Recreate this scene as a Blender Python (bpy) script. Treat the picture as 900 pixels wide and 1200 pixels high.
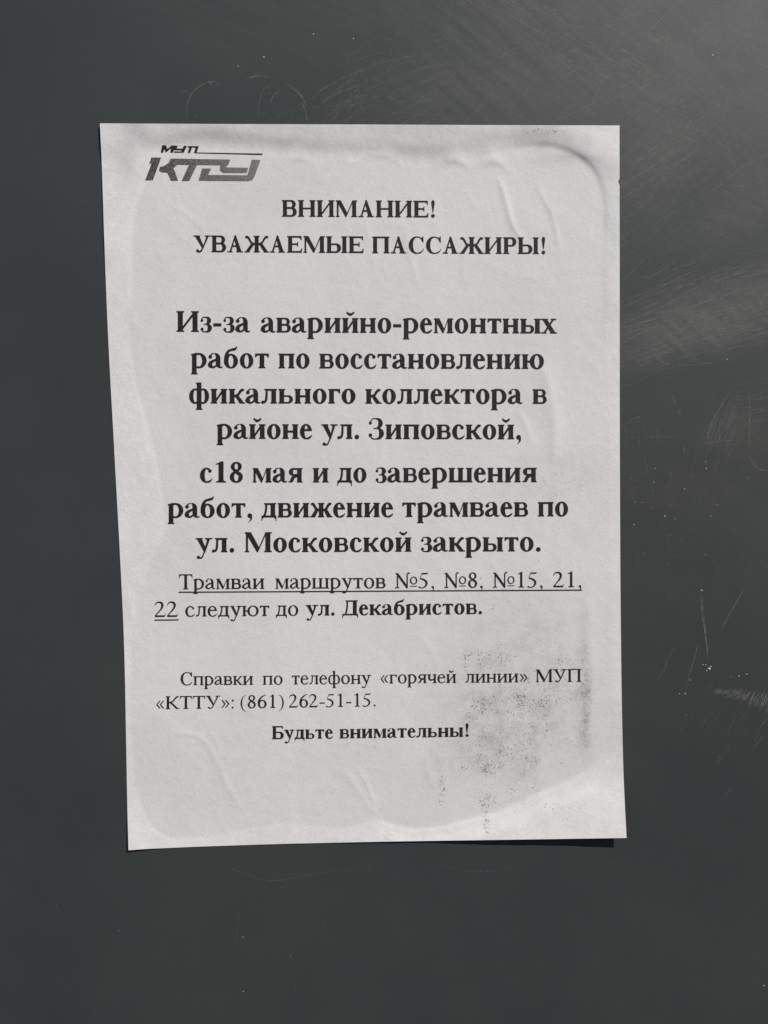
import bpy, math, random
import numpy as np
from mathutils import Vector, Matrix, noise as mnoise
from mathutils.geometry import delaunay_2d_cdt

for o in list(bpy.data.objects):
    bpy.data.objects.remove(o)
random.seed(7)
rng = np.random.default_rng(7)
scene = bpy.context.scene
C = scene.collection

# ------------------------------------------------------------------ camera
# panel = the plane y = 0, camera on its -y side, metres throughout
F_PX, IW, IH = 900.0, 900.0, 1200.0
CAM = Vector((-0.0049, -0.3173, 0.0056))
def rodrigues(r):
    r = Vector(r)
    return Matrix.Rotation(r.length, 3, r.normalized())
ROT = rodrigues([math.radians(a) for a in (2.52, -1.83, -1.11)])
R_W2C = ROT @ Matrix(((1, 0, 0), (0, 0, -1), (0, 1, 0)))      # world -> (right, down, forward)
R_C2W = R_W2C.transposed()
cd = bpy.data.cameras.new('camera')
cam = bpy.data.objects.new('camera', cd)
C.objects.link(cam)
scene.camera = cam
cd.sensor_fit = 'VERTICAL'
cd.sensor_height = 36.0
cd.lens = F_PX / IH * 36.0
cd.clip_start = 0.01
cd.clip_end = 100.0
bm_ = R_C2W @ Matrix(((1, 0, 0), (0, -1, 0), (0, 0, -1)))
cam.matrix_world = Matrix.Translation(CAM) @ bm_.to_4x4()
scene.render.resolution_x, scene.render.resolution_y = 768, 1024

# ------------------------------------------------------------------ light
SUN_DIR = Vector((0.56, -0.43, 0.71)).normalized()            # towards the sun
w = bpy.data.worlds.new('World')
scene.world = w
w.use_nodes = True
nt = w.node_tree
sky = nt.nodes.new('ShaderNodeTexSky')
sky.sky_type = 'NISHITA'
sky.sun_disc = False
sky.sun_elevation = math.asin(SUN_DIR.z)
sky.sun_rotation = math.atan2(SUN_DIR.x, SUN_DIR.y)
bg = nt.nodes['Background']
bg.inputs['Strength'].default_value = 0.055
nt.links.new(sky.outputs[0], bg.inputs['Color'])
sd = bpy.data.lights.new('sun', 'SUN')
sd.energy = 4.2
sd.angle = math.radians(0.6)
sd.color = (1.0, 0.965, 0.925)
sun = bpy.data.objects.new('sun', sd)
sun.rotation_euler = SUN_DIR.to_track_quat('Z', 'Y').to_euler()
C.objects.link(sun)
scene.view_settings.view_transform = 'Standard'
scene.view_settings.look = 'None'
scene.view_settings.gamma = 1.0
scene.view_settings.use_curve_mapping = False
scene.view_settings.exposure = 0.26

# ------------------------------------------------------------------ measuring
def on_panel(u, v, h=0.0):
    """metres on the panel (x, z) for a measurement u, v taken on the photograph, h = height above the panel"""
    u = np.asarray(u, float); v = np.asarray(v, float)
    d = [ (u - IW / 2) / F_PX, (v - IH / 2) / F_PX, np.ones_like(u) ]
    M = R_C2W
    wx = M[0][0] * d[0] + M[0][1] * d[1] + M[0][2] * d[2]
    wy = M[1][0] * d[0] + M[1][1] * d[1] + M[1][2] * d[2]
    wz = M[2][0] * d[0] + M[2][1] * d[1] + M[2][2] * d[2]
    t = (-h - CAM.y) / wy
    return CAM.x + wx * t, CAM.z + wz * t

def mesh_from_arrays(name, co, loops, starts, totals, smooth=False):
    me = bpy.data.meshes.new(name)
    me.vertices.add(len(co)); me.vertices.foreach_set('co', np.asarray(co, np.float32).ravel())
    me.loops.add(len(loops)); me.loops.foreach_set('vertex_index', np.asarray(loops, np.int32))
    me.polygons.add(len(starts)); me.polygons.foreach_set('loop_start', np.asarray(starts, np.int32))
    me.polygons.foreach_set('loop_total', np.asarray(totals, np.int32))
    me.update(calc_edges=True)
    if smooth:
        me.polygons.foreach_set('use_smooth', [True] * len(starts))
    me.validate()
    return me

def link(name, me, mat=None, parent=None):
    o = bpy.data.objects.new(name, me)
    C.objects.link(o)
    if mat: me.materials.append(mat)
    if parent: o.parent = parent
    return o

# ------------------------------------------------------------------ materials
class NT:
    def __init__(s, name):
        s.m = bpy.data.materials.new(name); s.m.use_nodes = True
        s.t = s.m.node_tree; s.b = s.t.nodes['Principled BSDF']; s.out = s.t.nodes['Material Output']
    def n(s, typ, **kw):
        x = s.t.nodes.new(typ)
        for k, v in kw.items():
            if k.startswith('i_'): x.inputs[k[2:].replace('_', ' ')].default_value = v
            else: setattr(x, k, v)
        return x
    def l(s, a, b): s.t.links.new(a, b)
    def val(s, x, sock):
        if isinstance(x, (int, float)): sock.default_value = x
        else: s.l(x, sock)
    def math(s, op, a, b=0.0, c=None, clamp=False):
        x = s.n('ShaderNodeMath', operation=op, use_clamp=clamp)
        s.val(a, x.inputs[0]); s.val(b, x.inputs[1])
        if c is not None: s.val(c, x.inputs[2])
        return x.outputs[0]
    def ramp(s, f, stops):
        x = s.n('ShaderNodeMapRange', interpolation_type='SMOOTHSTEP')
        s.val(f, x.inputs[0])
        for i, v in enumerate(stops): x.inputs[i + 1].default_value = v
        return x.outputs[0]
    def mix(s, f, a, b):
        x = s.n('ShaderNodeMix', data_type='RGBA')
        s.val(f, x.inputs['Factor'])
        for v, k in ((a, 6), (b, 7)):
            if isinstance(v, tuple): x.inputs[k].default_value = (*v, 1)
            else: s.l(v, x.inputs[k])
        return x.outputs[2]
    def coords(s, scale=(1, 1, 1), rot=0.0, loc=(0, 0, 0)):
        tc = s.n('ShaderNodeTexCoord')
        if rot:
            m0 = s.n('ShaderNodeMapping'); m0.inputs['Rotation'].default_value = (0, rot, 0)
            s.l(tc.outputs['Object'], m0.inputs['Vector']); src = m0.outputs[0]
        else: src = tc.outputs['Object']
        m = s.n('ShaderNodeMapping'); m.inputs['Scale'].default_value = scale; m.inputs['Location'].default_value = loc
        s.l(src, m.inputs['Vector'])
        return m.outputs[0]
    def noise(s, vec, scale, detail=4.0, rough=0.55, dist=0.0):
        x = s.n('ShaderNodeTexNoise')
        s.l(vec, x.inputs['Vector'])
        x.inputs['Scale'].default_value = scale; x.inputs['Detail'].default_value = detail
        x.inputs['Roughness'].default_value = rough; x.inputs['Distortion'].default_value = dist
        return x.outputs['Fac']
    def blob(s, u, v, ru, rv, ang=0.0, edge=0.0):
        """soft elliptical patch, 1 in the middle, 0 outside; u, v, ru, rv measured on the photograph"""
        x, z = on_panel(u, v)
        k = 0.000350
        tc = s.n('ShaderNodeTexCoord')
        m = s.n('ShaderNodeMapping'); m.vector_type = 'TEXTURE'
        m.inputs['Location'].default_value = (float(x), 0, float(z))
        m.inputs['Rotation'].default_value = (0, ang, 0)
        m.inputs['Scale'].default_value = (ru * k, 1.0, rv * k)
        s.l(tc.outputs['Object'], m.inputs['Vector'])
        # wobble the outline
        ln = s.n('ShaderNodeVectorMath', operation='LENGTH')
        s.l(m.outputs[0], ln.inputs[0])
        f = ln.outputs['Value']
        if edge:
            nz = s.noise(s.coords(), 60.0, 3)
            f = s.math('ADD', f, s.math('MULTIPLY', s.math('SUBTRACT', nz, 0.5), edge))
        return s.ramp(f, (1.0, 0.15, 0.0, 1.0))

def panel_material():
    s = NT('painted_metal')
    # broad cloudiness of the paint film
    cloud = s.noise(s.coords(), 9.0, 4, 0.6)
    col = s.mix(s.ramp(cloud, (0.3, 0.7, 0.0, 1.0)), (0.0360, 0.0408, 0.0412), (0.0440, 0.0488, 0.0482))
    # rubbed, hazed zones with a direction of their own: (centre, size, angle, strength, warmth)
    total = None
    zones = [
        (690, 60, 330, 170, 0.12, 0.55), (800, 120, 180, 110, 0.3, 0.10), (520, 120, 170, 80, -0.2, 0.25),
        (850, 368, 210, 58, -0.28, 0.95), (790, 400, 120, 34, -0.35, 0.25), (770, 190, 90, 60, -0.7, 0.25), (870, 240, 50, 110, 0.9, 0.35),
        (850, 500, 70, 32, -0.5, 0.22), (890, 640, 40, 90, 0.1, 0.10),
        (330, 20, 220, 110, 0.0, 0.22),
    ]
    for (u, v, ru, rv, a, k) in zones:
        b = s.math('MULTIPLY', s.blob(u, v, ru, rv, a, 0.5), k)
        total = b if total is None else s.math('ADD', total, b)
    def streak(ang, sc, st, loc=(0, 0, 0)):
        n = s.noise(s.coords((1.0, 1.0, st), ang, loc), sc, 5, 0.65)
        return s.ramp(n, (0.36, 0.66, 0.40, 1.15))
    st1 = streak(-0.38, 22.0, 14.0)
    st2 = streak(-0.72, 22.0, 13.0, (3, 1, 2))
    st3 = streak(0.55, 20.0, 12.0, (1, 5, 2))
    sel = s.ramp(s.noise(s.coords(), 14.0, 2), (0.42, 0.58, 0.0, 1.0))
    mixs = s.n('ShaderNodeMix', data_type='FLOAT'); s.l(sel, mixs.inputs[0]); s.l(st1, mixs.inputs[2]); s.l(st2, mixs.inputs[3])
    strk = s.math('MULTIPLY', mixs.outputs[0], s.math('ADD', s.math('MULTIPLY', st3, 0.15), 0.85))
    haze = s.math('MULTIPLY', total, strk, clamp=True)
    col = s.mix(s.math('MULTIPLY', haze, 0.85), col, (0.098, 0.102, 0.095))
    # brownish film in a few spots
    br = s.math('ADD', s.math('MULTIPLY', s.blob(880, 515, 50, 50, 0, .6), .55), s.math('MULTIPLY', s.blob(800, 575, 110, 40, 0, .9), .35))
    br = s.math('MULTIPLY', br, s.ramp(s.noise(s.coords(), 90.0, 5, .7), (.4, .65, .2, 1.0)), clamp=True)
    col = s.mix(br, col, (0.075, 0.062, 0.055))
    s.l(col, s.b.inputs['Base Color'])
    rn = s.noise(s.coords(), 40.0, 5, 0.6)
    r = s.math('ADD', s.ramp(rn, (0.3, 0.7, 0.55, 0.62)), s.math('MULTIPLY', haze, 0.08))
    s.l(r, s.b.inputs['Roughness'])
    s.b.inputs['Specular IOR Level'].default_value = 0.36
    # fine orange peel
    bmp = s.n('ShaderNodeBump'); bmp.inputs['Strength'].default_value = 0.12; bmp.inputs['Distance'].default_value = 0.0004
    s.l(s.math('ADD', s.noise(s.coords(), 900.0, 3, .6), s.math('MULTIPLY', s.noise(s.coords(), 120.0, 2), 1.2)), bmp.inputs['Height'])
    s.l(bmp.outputs[0], s.b.inputs['Normal'])
    return s.m

def paper_material():
    s = NT('copier_paper')
    fine = s.noise(s.coords(), 1100.0, 4, 0.7)
    mid = s.noise(s.coords(), 190.0, 4, 0.6)
    low = s.noise(s.coords(), 22.0, 3, 0.5)
    f = s.math('ADD', s.math('MULTIPLY', fine, 0.5), s.math('ADD', s.math('MULTIPLY', mid, 0.35), s.math('MULTIPLY', low, 0.3)))
    base = s.mix(s.ramp(f, (0.40, 0.75, 0.0, 1.0)), (0.685, 0.668, 0.656), (0.800, 0.780, 0.766))
    # the pasted middle is damp-stained a shade greyer than the loose margin
    at = s.n('ShaderNodeAttribute'); at.attribute_name = 'pasted'
    base = s.mix(s.math('MULTIPLY', at.outputs['Fac'], s.math('ADD', s.math('MULTIPLY', mid, 0.25), 0.10)), base, (0.56, 0.545, 0.525))
    # grime: broad smears
    smear = None
    for (u, v, ru, rv, a, k) in [(610, 830, 140, 120, 0, .55), (684, 790, 14, 130, 0, .36), (688, 830, 9, 55, 0, .40), (640, 560, 90, 60, 0, .22),
                                 (560, 900, 90, 60, 0, .25), (600, 720, 120, 70, 0, .18), (640, 165, 100, 14, 0, .30), (560, 158, 60, 10, 0, .2),
                                 (300, 480, 160, 160, 0, .08), (250, 920, 130, 60, 0, .10)]:
        b = s.math('MULTIPLY', s.blob(u, v, ru, rv, a, 0.7), k)
        smear = b if smear is None else s.math('ADD', smear, b)
    n2 = s.ramp(s.noise(s.coords(), 130.0, 6, 0.75), (0.36, 0.68, 0.0, 1.0))
    g2 = s.ramp(s.noise(s.coords(), 1500.0, 2, 0.6), (0.3, 0.7, 0.45, 1.0))
    sm = s.math('MULTIPLY', s.math('MULTIPLY', smear, s.math('ADD', s.math('MULTIPLY', n2, .8), .25)), g2, clamp=True)
    base = s.mix(s.math('MULTIPLY', sm, 1.0), base, (0.22, 0.215, 0.205))
    # grime: clusters of dark specks
    sp = None
    for (u, v, ru, rv, k) in [(565, 826, 30, 22, .85), (560, 840, 46, 36, .7), (578, 850, 26, 34, .7), (622, 822, 74, 20, .85), (660, 822, 70, 16, .8), (580, 772, 110, 26, .78),
                              (600, 760, 70, 30, .6), (520, 850, 12, 74, .62), (518, 925, 12, 46, .85), (572, 898, 62, 30, .85), (545, 900, 16, 9, .95), (625, 890, 30, 26, .75),
                              (570, 938, 34, 24, .85), (570, 962, 12, 30, .8), (655, 897, 24, 18, .6), (600, 850, 150, 120, .64), (590, 930, 130, 66, .64), (650, 940, 90, 50, .5), (650, 800, 90, 110, .62),
                              (640, 570, 90, 50, .5), (575, 575, 60, 30, .5), (590, 710, 80, 24, .52), (700, 560, 40, 20, .42), (530, 158, 60, 9, .6), (640, 156, 50, 6, .9),
                              (500, 790, 60, 40, .5), (450, 850, 140, 110, .36), (600, 660, 140, 140, .40), (420, 400, 330, 300, .22)]:
        b = s.math('MULTIPLY', s.blob(u, v, ru, rv, 0, 0.9), k)
        sp = b if sp is None else s.math('MAXIMUM', sp, b)
    # stretched vertically a little, as dragged toner
    p1 = s.noise(s.coords((1.15, 1, 0.85)), 1250.0, 3, 0.6)
    p2 = s.noise(s.coords((1.3, 1, 0.7), 0, (9, 3, 4)), 210.0, 3, 0.65)
    pf = s.math('ADD', s.math('MULTIPLY', p1, 0.74), s.math('MULTIPLY', p2, 0.26))
    thr = s.math('SUBTRACT', 0.715, s.math('MULTIPLY', sp, 0.235))
    spk = s.ramp(s.math('SUBTRACT', pf, thr), (0.0, 0.07, 0.0, 1.0))
    base = s.mix(s.math('MULTIPLY', spk, 0.64), base, (0.075, 0.072, 0.072))
    s.l(base, s.b.inputs['Base Color'])
    s.b.inputs['Roughness'].default_value = 0.75
    s.b.inputs['Specular IOR Level'].default_value = 0.25
    bmp = s.n('ShaderNodeBump'); bmp.inputs['Strength'].default_value = 0.45; bmp.inputs['Distance'].default_value = 0.00012
    hh = s.math('ADD', s.noise(s.coords(), 900.0, 4, .7), s.math('MULTIPLY', s.noise(s.coords(), 260.0, 3, .6), 1.6))
    s.l(hh, bmp.inputs['Height']); s.l(bmp.outputs[0], s.b.inputs['Normal'])
    return s.m

def toner_material():
    s = NT('black_toner')
    f = s.noise(s.coords(), 1300.0, 3, .7)
    s.l(s.mix(s.ramp(f, (.35, .72, 0, 1)), (0.010, 0.009, 0.010), (0.034, 0.031, 0.032)), s.b.inputs['Base Color'])
    s.b.inputs['Roughness'].default_value = 0.62
    s.b.inputs['Specular IOR Level'].default_value = 0.25
    return s.m

def logo_material():
    s = NT('grey_toner_screen')
    tc = s.n('ShaderNodeTexCoord'); sx = s.n('ShaderNodeSeparateXYZ'); s.l(tc.outputs['Object'], sx.inputs[0])
    x0, _ = on_panel(172, 190); x1, _ = on_panel(306, 190)
    g = s.n('ShaderNodeMapRange'); s.l(sx.outputs[0], g.inputs[0])
    g.inputs[1].default_value = float(x0); g.inputs[2].default_value = float(x1)
    base = s.mix(g.outputs[0], (0.022, 0.021, 0.022), (0.165, 0.160, 0.156))
    f = s.noise(s.coords(), 1500.0, 3, .7)
    k = s.ramp(f, (.35, .7, 0.0, 1.0))
    s.l(s.mix(s.math('MULTIPLY', k, 0.34), base, (0.42, 0.41, 0.40)), s.b.inputs['Base Color'])
    s.b.inputs['Roughness'].default_value = 0.7
    s.b.inputs['Specular IOR Level'].default_value = 0.25
    return s.m

def scratch_material():
    s = NT('scratched_paint')
    at = s.n('ShaderNodeAttribute'); at.attribute_name = 'strength'
    s.b.inputs['Base Color'].default_value = (0.27, 0.27, 0.245, 1)
    s.b.inputs['Roughness'].default_value = 0.6
    brk = s.ramp(s.noise(s.coords(), 420.0, 3, .7), (.35, .62, .25, 1.0))
    s.l(s.math('MULTIPLY', at.outputs['Fac'], brk, clamp=True), s.b.inputs['Alpha'])
    return s.m

M_PANEL, M_PAPER, M_TONER, M_LOGO, M_SCR = panel_material(), paper_material(), toner_material(), logo_material(), scratch_material()

# ------------------------------------------------------------------ the panel
def build_panel():
    X0, X1, Z0, Z1, T, b = -0.42, 0.44, -0.46, 0.46, 0.02, 0.003
    ring0 = [(X0, 0.0 + b, Z0), (X1, b, Z0), (X1, b, Z1), (X0, b, Z1)]
    ring1 = [(X0 + b, 0.0, Z0 + b), (X1 - b, 0, Z0 + b), (X1 - b, 0, Z1 - b), (X0 + b, 0, Z1 - b)]
    back = [(x, T, z) for x, _, z in ring0]
    co = ring0 + ring1 + back
    faces = [(4, 5, 6, 7)] + [(i, (i + 1) % 4, 4 + (i + 1) % 4, 4 + i) for i in range(4)] + \
            [(8 + i, 8 + (i + 1) % 4, (i + 1) % 4, i) for i in range(4)] + [(11, 10, 9, 8)]
    me = bpy.data.meshes.new('wall'); me.from_pydata(co, [], faces); me.update()
    o = link('wall', me, M_PANEL)
    o['kind'] = 'structure'
    o['label'] = 'dark grey-green painted metal surface, scuffed and scratched at upper right, behind the notice'
    return o
wall = build_panel()

# scratches: hair-thin rubbed lines lying 0.03 mm proud of the paint
class Lines:
    def __init__(s): s.co, s.fc, s.st = [], [], []
    def add(s, pts, wid, k, lift=0.00003):
        """pts measured on the photograph, wid in photo px, k opacity at the middle, fading to both ends"""
        pts = np.asarray(pts, float)
        n = len(pts); x, z = on_panel(pts[:, 0], pts[:, 1])
        P = np.c_[x, z]; T = np.gradient(P, axis=0); T /= (np.linalg.norm(T, axis=1)[:, None] + 1e-12)
        N = np.c_[-T[:, 1], T[:, 0]]
        b = len(s.co)
        for i in range(n):
            t = i / (n - 1); f = min(1.0, 4 * t, 4 * (1 - t))
            ww = wid * 0.00035 * (0.35 + 0.65 * f) / 2
            for sg in (-1, 1):
                p = P[i] + N[i] * ww * sg
                s.co.append((p[0], -lift, p[1])); s.st.append(k * (0.15 + 0.85 * f))
        for i in range(n - 1):
            s.fc.append((b + 2 * i, b + 2 * i + 1, b + 2 * i + 3, b + 2 * i + 2))
    def build(s, name, label=None):
        me = bpy.data.meshes.new(name); me.from_pydata(s.co, [], s.fc)
        a = me.attributes.new('strength', 'FLOAT', 'POINT'); a.data.foreach_set('value', np.array(s.st, np.float32))
        me.update()
        o = link(name, me, M_SCR, wall); o['kind'] = 'stuff'
        if label: o['label'] = label
        return o
def curve(u, v, L, ang, bend, n=8):
    """a gently bent line: centre, length, direction (deg, photo axes, y down), total bend (deg)"""
    pts, a = [], math.radians(ang - bend / 2); x = y = 0.0; st = L / (n - 1)
    for i in range(n):
        pts.append((x, y)); x += math.cos(a) * st; y += math.sin(a) * st; a += math.radians(bend) / (n - 1)
    pts = np.array(pts); pts -= pts.mean(0)
    return pts + (u, v)
uid = [0]
def swath(L, cu, cv, su, sv, ang, sa, len0, len1, bend, cnt, k0, k1, wid=(0.4, 1.0)):
    ca, sn = math.cos(math.radians(ang)), math.sin(math.radians(ang))
    for _ in range(cnt):
        a, b = rng.normal(0, su), rng.normal(0, sv)
        u, v = cu + a * ca - b * sn, cv + a * sn + b * ca
        if u > 960 or v < -60: continue
        uid[0] += 1
        L.add(curve(u, v, rng.uniform(len0, len1), ang + rng.normal(0, sa), rng.normal(bend, 5)), rng.uniform(*wid), rng.uniform(k0, k1), 0.00003 + 1.2e-8 * uid[0])
fine = Lines()
swath(fine, 720, 60, 150, 45, 30, 12, 40, 150, 8, 240, .05, .24)
swath(fine, 740, 70, 130, 60, -35, 14, 30, 130, 12, 200, .05, .24)
swath(fine, 600, 100, 120, 40, -15, 18, 30, 110, 14, 120, .04, .2)
swath(fine, 820, 110, 60, 60, 80, 22, 20, 90, 10, 110, .04, .2)
swath(fine, 620, 30, 90, 14, 35, 4, 60, 160, 6, 60, .08, .3)
swath(fine, 480, 100, 70, 28, -22, 7, 40, 120, 14, 90, .05, .2)
swath(fine, 410, 120, 30, 16, -42, 8, 30, 90, 20, 40, .05, .18)
swath(fine, 790, 175, 70, 30, -33, 7, 40, 150, -6, 130, .06, .24)
swath(fine, 870, 220, 25, 70, 65, 9, 30, 110, 10, 70, .05, .18)
swath(fine, 830, 370, 85, 26, -17, 6, 50, 190, -6, 330, .05, .26)
swath(fine, 790, 345, 50, 20, -28, 6, 40, 110, -8, 60, .06, .25)
swath(fine, 770, 260, 40, 30, -40, 10, 30, 90, 0, 40, .05, .2)
swath(fine, 850, 505, 22, 14, -65, 8, 20, 60, 20, 40, .08, .3)
swath(fine, 890, 480, 30, 10, -14, 6, 30, 80, 0, 20, .08, .25)
swath(fine, 745, 520, 20, 14, 82, 10, 10, 34, 0, 22, .06, .22)
swath(fine, 860, 20, 40, 60, 80, 20, 20, 90, 0, 50, .04, .16)
swath(fine, 860, 640, 40, 60, 70, 25, 15, 60, 0, 40, .03, .13)
swath(fine, 450, 600, 500, 600, 60, 60, 6, 40, 0, 160, .02, .08)
swath(fine, 865, 830, 30, 30, -58, 10, 10, 60, 0, 26, .05, .2)
fine.build('scuff_lines', 'fine pale scuffs')
def bez(p):
    p = np.array(p, float); out = []
    for i in range(len(p) - 1):
        a, b, c, d = p[max(i - 1, 0)], p[i], p[i + 1], p[min(i + 2, len(p) - 1)]
        for t in np.linspace(0, 1, 7)[:-1]:
            out.append(0.5 * (2 * b + (c - a) * t + (2 * a - 5 * b + 4 * c - d) * t * t + (3 * b - a - 3 * c + d) * t ** 3))
    out.append(p[-1]); return np.array(out)
named = [
    ([(821, 692), (823, 720), (828, 755), (830, 775)], 1.0, .55), ([(822, 696), (826, 730), (829, 772)], .6, .45),
    ([(820, 745), (814, 770), (808, 790), (803, 812)], 1.4, .3), ([(876, 683), (858, 714), (841, 745)], 1.2, .3),
    ([(795, 752), (782, 773), (778, 786), (762, 806)], 1.0, .28), ([(878, 455), (878, 500), (877, 530)], .9, .42),
    ([(877, 530), (880, 540), (890, 550), (905, 552)], .9, .42), ([(858, 455), (845, 475), (832, 500), (826, 520)], 1.0, .45),
    ([(835, 498), (831, 510), (829, 520)], 1.0, .4), ([(847, 490), (842, 505), (845, 520)], .9, .35), ([(823, 521), (840, 518), (865, 515)], .9, .38),
    ([(768, 420), (776, 424), (788, 428)], 1.2, .4), ([(787, 462), (790, 468), (792, 474)], .9, .4), ([(794, 486), (796, 480), (797, 492)], .9, .38),
    ([(735, 497), (742, 491), (752, 488)], .9, .4), ([(800, 518), (802, 530), (803, 532)], 1.0, .35), ([(730, 514), (760, 512), (810, 512)], .8, .2),
    ([(762, 198), (782, 182), (802, 166)], 1.1, .45), ([(728, 234), (750, 218), (772, 204)], .8, .3), ([(728, 330), (745, 314), (760, 298)], .8, .35),
    ([(740, 329), (765, 323), (785, 310), (798, 300)], .8, .35), ([(715, 47), (735, 62), (752, 75), (768, 90)], .8, .3),
    ([(640, 165 - 18), (700, 120), (740, 104)], .8, .3), ([(760, 52), (775, 45), (782, 40)], .8, .4), ([(783, 35), (780, 60), (778, 76)], .8, .3),
    ([(640, 30), (690, 55), (735, 80), (770, 96)], .9, .28), ([(220, 143), (219, 125), (226, 108), (240, 98), (252, 96), (258, 103)], 1.6, .30),
    ([(285, 94), (303, 89), (318, 92)], 1.4, .42), ([(303, 143), (304, 120), (310, 104), (322, 100)], 1.2, .22), ([(316, 125), (320, 113), (328, 108)], 2.0, .3),
    ([(334, 96), (346, 106), (354, 114), (360, 128)], 2.4, .28), ([(352, 118), (358, 130), (360, 143)], 1.6, .3), ([(360, 120), (385, 100), (420, 84), (450, 78)], .8, .3),
    ([(365, 130), (395, 110), (430, 98)], .8, .25), ([(375, 143), (400, 128), (440, 116)], .8, .25), ([(209, 106), (215, 108), (222, 105)], 2.0, .2),
    ([(505, 1010), (560, 1022), (620, 1012)], .8, .16), ([(270, 1010), (276, 1020), (320, 1032), (380, 1022), (460, 1019)], .9, .16),
    ([(275, 1110), (278, 1090), (282, 1060)], .8, .1), ([(855, 218), (866, 219), (876, 218)], .8, .25), ([(870, 855), (850, 880), (838, 900)], 1.0, .14),
]
bold = Lines()
for i, (p, wd, k) in enumerate(named):
    bold.add(bez(p), wd, k, 0.00006 + 1e-6 * i)
bold.build('scratch_lines', 'longer pale scratches')
# comb-like scrape at the right edge: a row of short parallel nicks inside a curved swipe
comb = Lines()
for i in range(120):
    t = i / 119; u = 835 + 75 * t + rng.normal(0, .6); v0 = 806 + 4 * t + 6 * t * t; hgt = (5 + 17 * t) * rng.uniform(.45, 1.15); v0 += rng.normal(0, 1.5 + 1.5 * t)
    comb.add(bez([(u + 5, v0), (u + 2, v0 + hgt * .5 + 2), (u - 2, v0 + hgt + 3 * t)]), rng.uniform(.4, .9), rng.uniform(.08, .6) * (0.6 + .4 * t), 0.00013 + 1e-7 * i)
for i in range(14):
    t = i / 13
    o_ = rng.uniform(0, 30); comb.add(bez([(834 + o_, 805 + 4 * t + o_ * .1), (868 + o_ * .5, 808 + 12 * t), (912, 816 + 26 * t)]), rng.uniform(.4, .9), rng.uniform(.03, .12), 0.00015 + 1e-7 * i)
comb.build('scrape_marks', 'comb-like scrape with parallel nicks')
# chips and grit: tiny faceted flakes
def flakes(name, spots, mat):
    co, fc = [], []
    for (u, v, r) in spots:
        x, z = on_panel(u, v); r *= 0.00035; b = len(co); n = 7
        for j in range(n):
            a = 2 * math.pi * j / n; q = r * rng.uniform(.6, 1.2); co.append((x + q * math.cos(a), -0.00002, z + q * math.sin(a)))
        co.append((x, -0.00002 - r * .3, z))
        for j in range(n): fc.append((b + (j + 1) % n, b + j, b + n))
    me = bpy.data.meshes.new(name); me.from_pydata(co, [], fc); me.update()
    o = link(name, me, mat, wall); o['kind'] = 'stuff'; return o
sp = NT('pale_grit'); sp.b.inputs['Base Color'].default_value = (.42, .41, .37, 1); sp.b.inputs['Roughness'].default_value = .7
spots = [(835, 65, 1.5), (831, 784, 1.9), (833, 781, 1.1), (828, 786, 1.0), (824, 779, .9), (827, 779, .8), (734, 574, .9), (734, 573, .7), (866, 792, .9), (875, 790, .9), (857, 793, .6), (803, 813, .9), (796, 813, .8), (804, 838, .6),
         (779, 605, 1.0), (833, 605, .8), (743, 615, .7), (766, 565, .7), (802, 573, .7), (768, 549, .6), (828, 549, .8), (827, 541, .6), (852, 421, 1.0),
         (309, 67, 1.0), (367, 40, .9), (414, 45, .8), (279, 78, .8), (247, 98, .7), (895, 1155, .9), (285, 1098, .7), (285, 1162, .7), (840, 592, .6), (822, 692, 1.2), (809, 797, .7)]
for _ in range(90):
    spots.append((rng.normal(790, 60), rng.normal(590, 40), rng.uniform(.25, .5)) if rng.random() < .4 else (rng.uniform(0, 900), rng.uniform(0, 1200), rng.uniform(.2, .38)))
flakes('paint_chips', [q for q in spots if q[0] > 738 or q[1] < 138 or q[1] > 1005], sp.m)

# ------------------------------------------------------------------ the sheet of paper: shape
NS, NTT = 300, 424                       # cells across, down
def interp(pts, t):
    p = np.array(pts, float); return np.interp(t, p[:, 0], p[:, 1])
def lerp_curve(p, t, axis):              # p: list of (u, v); axis = the coordinate that runs along
    p = np.array(p, float); a = p[:, axis]; s_ = (a - a[0]) / (a[-1] - a[0])
    # smooth (Catmull-Rom like) interpolation through monotone points
    out = []
    for c in (0, 1):
        y = p[:, c]; m = np.gradient(y, s_)
        i = np.clip(np.searchsorted(s_, t) - 1, 0, len(s_) - 2); hh = s_[i + 1] - s_[i]; q = (t - s_[i]) / hh
        out.append((2*q**3-3*q**2+1)*y[i] + (q**3-2*q**2+q)*hh*m[i] + (-2*q**3+3*q**2)*y[i+1] + (q**3-q**2)*hh*m[i+1])
    return np.array(out)
LEFT = [(117, 144.5), (118.5, 175), (122.5, 290), (126, 380), (134, 530), (140, 640), (144.8, 740), (148, 880), (149.3, 950), (150.5, 996.5)]
RIGHT = [(726, 147), (726.2, 300), (726.3, 500), (726.6, 600), (727.4, 720), (728.8, 830), (730.8, 910), (734.3, 982)]
TOP = [(117, 144.5), (250, 145.2), (420, 145.8), (600, 146.6), (726, 147)]
BOT = [(150.5, 996.5), (165, 995.3), (200, 993.6), (290, 990.2), (440, 986.5), (600, 984), (734.3, 982)]
def sheet_uv(s_, t_):
    """Coons patch of the four measured edges"""
    L, Rr = lerp_curve(LEFT, t_, 1), lerp_curve(RIGHT, t_, 1)
    Tt, Bb = lerp_curve(TOP, s_, 0), lerp_curve(BOT, s_, 0)
    out = []
    for c in (0, 1):
        A, B_, D_, E_ = TOP[0][c], TOP[-1][c], BOT[0][c], BOT[-1][c]
        out.append((1-s_)*L[c] + s_*Rr[c] + (1-t_)*Tt[c] + t_*Bb[c] - ((1-s_)*(1-t_)*A + s_*(1-t_)*B_ + (1-s_)*t_*D_ + s_*t_*E_))
    return out
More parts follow.
